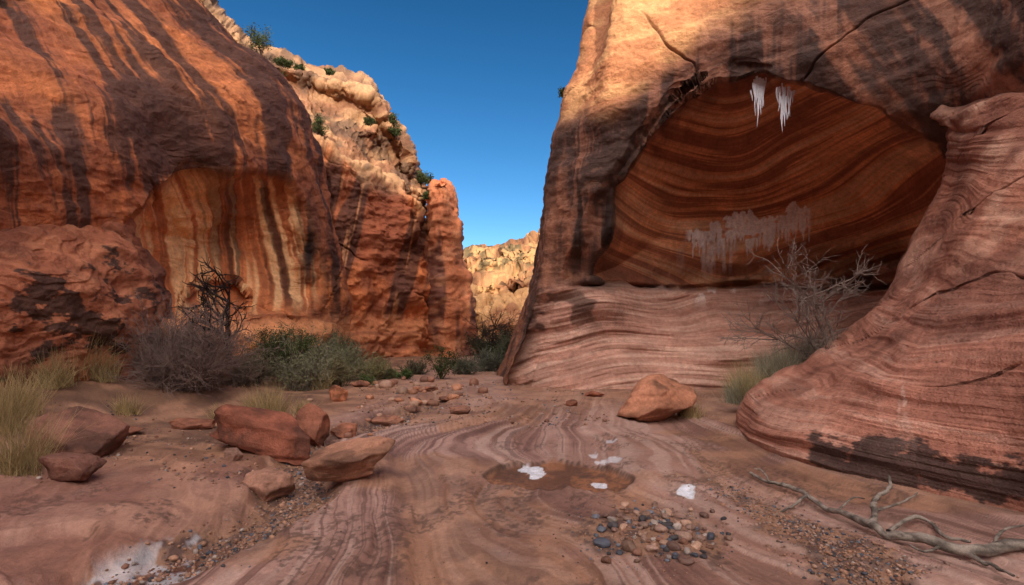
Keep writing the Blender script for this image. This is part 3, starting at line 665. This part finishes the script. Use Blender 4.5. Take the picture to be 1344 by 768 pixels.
def juniper(X,Y,h,w,seed,z=None,c=(62,74,40),name='juniper_tree',n=70,lf=60,ls=None):
    r=np.random.default_rng(seed);z=ghs(X,Y) if z is None else z;A=Acc()
    k=5;P=grow(r,np.array([[X,Y,z-.05]]*k),np.stack([r.normal(size=k)*.35,r.normal(size=k)*.35,np.ones(k)],-1),h*r.uniform(.5,.9,k),7,.12)
    V,Fc=tubes(P,h*.022*np.linspace(1,.3,7)[None,:]*np.ones((k,1)),5);A.add(V,Fc,lin(80,62,52))
    s_,d_=child(r,P,n//k,1.0,.15);d_[:,2]=np.abs(d_[:,2])*.5+.15
    P1=grow(r,s_,d_,w*.42*r.uniform(.5,1.1,len(s_))*(1.15-(s_[:,2]-z)/h*.7),5,.15,.08)
    V,Fc=tubes(P1,h*.008*np.linspace(1,.4,5)[None,:]*np.ones((len(P1),1)),3);A.add(V,Fc,lin(80,62,52))
    ct=[]
    for i in range(len(P1)):
        q=P1[i,r.integers(2,5,lf)]+r.normal(size=(lf,3))*np.array([.09,.09,.07])*w*.8;ct.append(q)
    ct=np.vstack(ct);ls=ls or max(.012,.0014*Y);cv=np.repeat(r.uniform(.5,1.4,len(P1)),lf)
    V,Fc,CC=leaves(r,ct,ls,lin(*c)*.7,lin(*c)*1.35,.5);A.add(V,Fc,CC*np.repeat(cv,4)[:,None])
    return A.build(name,M_leaf,smooth=False)

X,Y=at(222,538);twig_shrub(X,Y+.6,1.4,1.6,1,(120,102,98),n=180,m=(7,5),thick=.0062)
X,Y=at(140,535);twig_shrub(X,Y+1.,1.0,1.15,2,(112,94,88),n=90)
X,Y=at(305,522);twig_shrub(X,Y+.3,.8,.55,3,(112,98,88),n=60)
for i,(a,b,w,h,c) in enumerate([(350,505,64,42,(118,112,94)),(395,512,76,52,(126,120,106)),(300,500,60,36,(110,98,88)),(430,492,64,42,(110,108,90)),(462,500,56,38,(124,118,100)),(490,500,40,26,(130,122,92)),(510,497,30,16,(110,108,80)),(415,475,60,34,(94,90,70)),(340,480,70,34,(106,94,76)),(20,500,120,70,(108,96,84)),(640,488,60,26,(96,96,88)),(610,492,40,22,(90,90,80)),(670,480,40,40,(82,82,70)),(375,500,64,54,(104,98,80)),(440,508,44,34,(116,104,84)),(70,505,90,60,(112,98,86)),(545,490,40,16,(90,84,70)),(410,500,60,50,(120,112,100)),(330,515,60,40,(116,106,94)),(448,478,50,40,(96,92,76))]):
    X,Y=at(a,b if b>486 else 486);rad=w/F*Y*.55;twig_shrub(X,Y,rad,h/F*Y*1.15,50+i,c,n=52,thick=.00065*Y,leafc=(c[0]*.9,c[1]*.97,c[2]*.8),m=(5,3),lf=4,name='sagebrush')
gr=[(95,548,52,62),(30,555,60,72),(10,635,70,90),(352,556,44,52),(60,520,60,50),(330,548,30,36),(908,545,34,24),(395,545,22,20),(160,560,30,26),(15,585,50,60),(40,500,60,40),(985,533,30,60),(970,530,22,40),(420,512,24,28),(285,552,24,24),(130,545,34,36),(60,560,50,50),(-10,600,60,80)]
for i,(a,b,w,h) in enumerate(gr):
    X,Y=at(a,b);grass(X,Y+.1,w/F*Y*.6,h/F*Y*1.15,80+i,n=420 if w>40 else 240)
for i,(a,b,Y,h,zz_) in enumerate([(985,524,9.6,.75,.1),(1010,505,9.9,.8,.35),(1040,490,10,.75,.6),(970,528,9.7,.5,.05),(1070,475,10,.6,.85),(1025,498,9.7,.7,0)]):
    X,_,Z=S(a,b,Y);grass(X,Y,.32,h,120+i,n=400,c=(166,164,142) if i else (186,172,130),z=Z)
X,Y,Z=S(1105,462,9.7)
A=Acc();bare_tree(X,Y,2.4,7,z=Z-.2,c=(128,114,108),lean=(-.25,0),tr=.034,spread=.6,A=A,rk=.55,m=(8,6,5))
bare_tree(X-.1,Y,2.1,9,z=Z-.2,c=(122,108,102),lean=(-1.5,0),tr=.028,spread=.5,A=A,rk=.55,m=(8,6,5));A.build('bare_shrub',M_wood)
X,Y,Z=S(1080,475,9.8);twig_shrub(X,Y,.9,.8,131,(140,130,122),n=60,z=Z-.1)
X,Y,Z=S(300,478,11.2);bare_tree(X,Y,2.2,34,z=Z,tr=.065,lean=(.05,0),spread=.85,rk=.60,m=(8,4,4),c=(40,31,30))
X,Y,Z=S(355,484,13.4);juniper(X,Y,1.3,1.3,32,z=Z,c=(62,76,42))
X,Y,Z=S(384,482,13.8);juniper(X,Y,1.7,.8,33,z=Z,c=(72,86,46))
X,Y=at(579,500);juniper(X,Y,1.05,.95,34,c=(56,70,38),n=50)
X,Y=at(530,499);juniper(X,Y,.4,.5,35,c=(64,82,42),n=30)
X,Y=at(482,508);juniper(X,Y,.35,.5,36,c=(74,88,50),n=30)
X,Y,Z=S(650,484,21);juniper(X,Y,2.0,1.3,37,z=Z,c=(48,56,36));bare_tree(X-.2,Y+.5,2.9,38,z=Z,c=(60,48,42),tr=.06)
X,Y,Z=S(635,478,25);juniper(X,Y,2.4,1.6,39,z=Z,c=(46,52,34))
X,Y,Z=S(668,475,24);juniper(X,Y,2.2,1.4,40,z=Z,c=(44,50,34))
for i,(a,b,Y,h) in enumerate([(343,72,27,1.4),(372,88,28,.7),(357,112,26.5,1.1),(415,178,24.8,1.0),(508,168,30.5,1.1),(555,243,33,.9),(560,262,30,.5),(395,95,28,.5),(486,165,28,.5),(520,180,30,.6),(432,98,28.5,.4),(742,128,16,.35)]):
    X,_,Z=S(a,b,Y);juniper(X,Y,h,h*1.2,200+i,z=Z,c=(62,72,40),n=45,lf=45)
tick('veg')
# ---------------------------------------------------------------- fallen branch
def branch(A,pts,r0,r1,seed,c):
    C=np.array(pts,float);t=np.linspace(0,len(C)-1,10*(len(C)-1)+1);P=cr(C,t)
    P=P+np.stack([fbm(t*1.5,seed+0*t,.5,3),fbm(t*1.5,seed+0*t,7.5,3),fbm(t*1.5,seed+0*t,3.5,3)],-1)*r0*.6
    q=np.linspace(r0,r1,len(P))*(1+.16*fbm(t*3,seed+0*t,1.,3));V,Fc=tubes(P[None],q[None],10)
    cc=mix(np.broadcast_to(lin(*c),V.shape),lin(*c)*.4,sm(-.1,.4,fbm(V[:,0]*6,V[:,1]*30,V[:,2]*40,3)));A.add(V,Fc,cc)
def gp(px,py,dz=0.0):
    Y=(HC-dz)*F/(py-HZ);X=(px-672)/F*Y;return (X,Y,ghs(X,Y)+dz)
A=Acc();wc=(140,130,122)
branch(A,[gp(1400,742,.05),gp(1344,722,.045),gp(1260,716,.06),gp(1190,700,.07),gp(1140,682,.08),gp(1095,660,.07),gp(1050,640,.06),gp(1015,630,.06),gp(983,615,.07)],.046,.016,1,wc)
branch(A,[gp(1142,684,.08),gp(1150,668,.14),gp(1150,652,.2),gp(1163,640,.26),gp(1166,628,.3)],.029,.012,2,wc)
branch(A,[gp(1165,692,.07),gp(1205,682,.04),gp(1240,700,.04),gp(1275,708,.05)],.018,.009,3,wc)
branch(A,[gp(1060,645,.06),gp(1045,655,.04),gp(1025,665,.02),gp(1018,672,.015)],.016,.007,4,wc)
branch(A,[gp(1150,665,.15),gp(1170,662,.13),gp(1190,658,.16),gp(1205,648,.2)],.014,.006,5,wc)
branch(A,[gp(1260,716,.06),gp(1290,735,.03),gp(1310,740,.04),gp(1330,755,.04)],.020,.008,6,wc)
branch(A,[gp(1230,713,.06),gp(1215,722,.04),gp(1195,712,.04)],.013,.006,7,wc)
branch(A,[gp(1010,630,.06),gp(1000,615,.09),gp(990,612,.1)],.010,.005,8,wc)
branch(A,[gp(1100,662,.07),gp(1120,650,.1),gp(1135,652,.12)],.010,.005,9,wc)
branch(A,[gp(1300,720,.05),gp(1320,700,.08),gp(1345,695,.1)],.013,.006,10,wc)
A.build('fallen_branch',M_wood)
# ---------------------------------------------------------------- icicles at the lip
def icicles(name,cx,cy,Y,wpx,n,lpx,seed):
    r=np.random.default_rng(seed);k=6;P=np.zeros((n,k,3));R=np.zeros((n,k))
    for i in range(n):
        a=r.uniform(-1,1);X,_,Z=S(cx+a*wpx,cy+r.uniform(-8,10),Y+r.uniform(-.1,.15));L=lpx/F*Y*(1-.6*abs(a))*r.uniform(.45,1.1)
        f=np.linspace(0,1,k);P[i,:,0]=X+.02*np.sin(f*4+i);P[i,:,1]=Y;P[i,:,2]=Z-f*L;R[i]=(1-f)**.7*r.uniform(.012,.03)+.003
    V,Fc=tubes(P,R,6);return mesh_obj(name,V,Fc,M_ice,np.broadcast_to(lin(224,228,240),V.shape))
icicles('icicles',996,110,11.55,9,26,44,1);icicles('icicles',1028,120,11.4,9,28,48,2)

# ---------------------------------------------------------------- world, sun, camera
w=bpy.data.worlds.new('World');sc.world=w;w.use_nodes=True;N=w.node_tree.nodes;L=w.node_tree.links
sky=N.new('ShaderNodeTexSky');sky.sky_type='NISHITA';sky.sun_disc=False;sky.sun_elevation=el;sky.sun_rotation=math.atan2(D.x,D.y)
sky.altitude=1000;sky.air_density=1.0;sky.dust_density=.7;sky.ozone_density=2.6
hs=N.new('ShaderNodeHueSaturation');hs.inputs['Saturation'].default_value=1.32;L.new(sky.outputs[0],hs.inputs['Color'])
tc=N.new('ShaderNodeTexCoord')
# the clear desert sky deepens with elevation
sx=N.new('ShaderNodeSeparateXYZ');L.new(tc.outputs['Generated'],sx.inputs[0])
me_=N.new('ShaderNodeMapRange');me_.inputs[1].default_value=.12;me_.inputs[2].default_value=.58;me_.inputs[3].default_value=1.18;me_.inputs[4].default_value=.66;L.new(sx.outputs['Z'],me_.inputs[0]);L.new(me_.outputs[0],hs.inputs['Value'])
# added warm glow in the sky behind the viewer, fills the shaded canyon
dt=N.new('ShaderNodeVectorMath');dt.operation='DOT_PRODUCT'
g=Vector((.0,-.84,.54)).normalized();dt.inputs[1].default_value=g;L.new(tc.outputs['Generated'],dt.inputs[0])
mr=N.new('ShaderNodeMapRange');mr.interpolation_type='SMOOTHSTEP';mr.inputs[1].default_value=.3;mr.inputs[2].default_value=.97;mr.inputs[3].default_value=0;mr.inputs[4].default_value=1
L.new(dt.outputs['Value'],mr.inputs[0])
fill=N.new('ShaderNodeVectorMath');fill.operation='SCALE';fill.inputs[0].default_value=(26,22.3,19);L.new(mr.outputs[0],fill.inputs['Scale'])
ad=N.new('ShaderNodeVectorMath');ad.operation='ADD';L.new(hs.outputs[0],ad.inputs[0]);L.new(fill.outputs[0],ad.inputs[1])
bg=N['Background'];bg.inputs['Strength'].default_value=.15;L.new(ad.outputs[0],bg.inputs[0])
ld=bpy.data.lights.new('sun','SUN');ld.energy=5.0;ld.angle=math.radians(.5);ld.color=(1,.87,.70)
lo=bpy.data.objects.new('sun',ld);sc.collection.objects.link(lo);lo.rotation_euler=D.to_track_quat('Z','Y').to_euler()
cd_=bpy.data.cameras.new('camera');cam=bpy.data.objects.new('camera',cd_);sc.collection.objects.link(cam)
cam.location=(0,0,HC);cam.rotation_euler=(math.radians(90),0,0);cd_.lens=18;cd_.sensor_width=36;cd_.shift_y=46/1344.;cd_.clip_end=3000;cd_.clip_start=.05
sc.camera=cam
sc.view_settings.view_transform='Standard';sc.view_settings.look='None';sc.view_settings.exposure=0
tick('end')
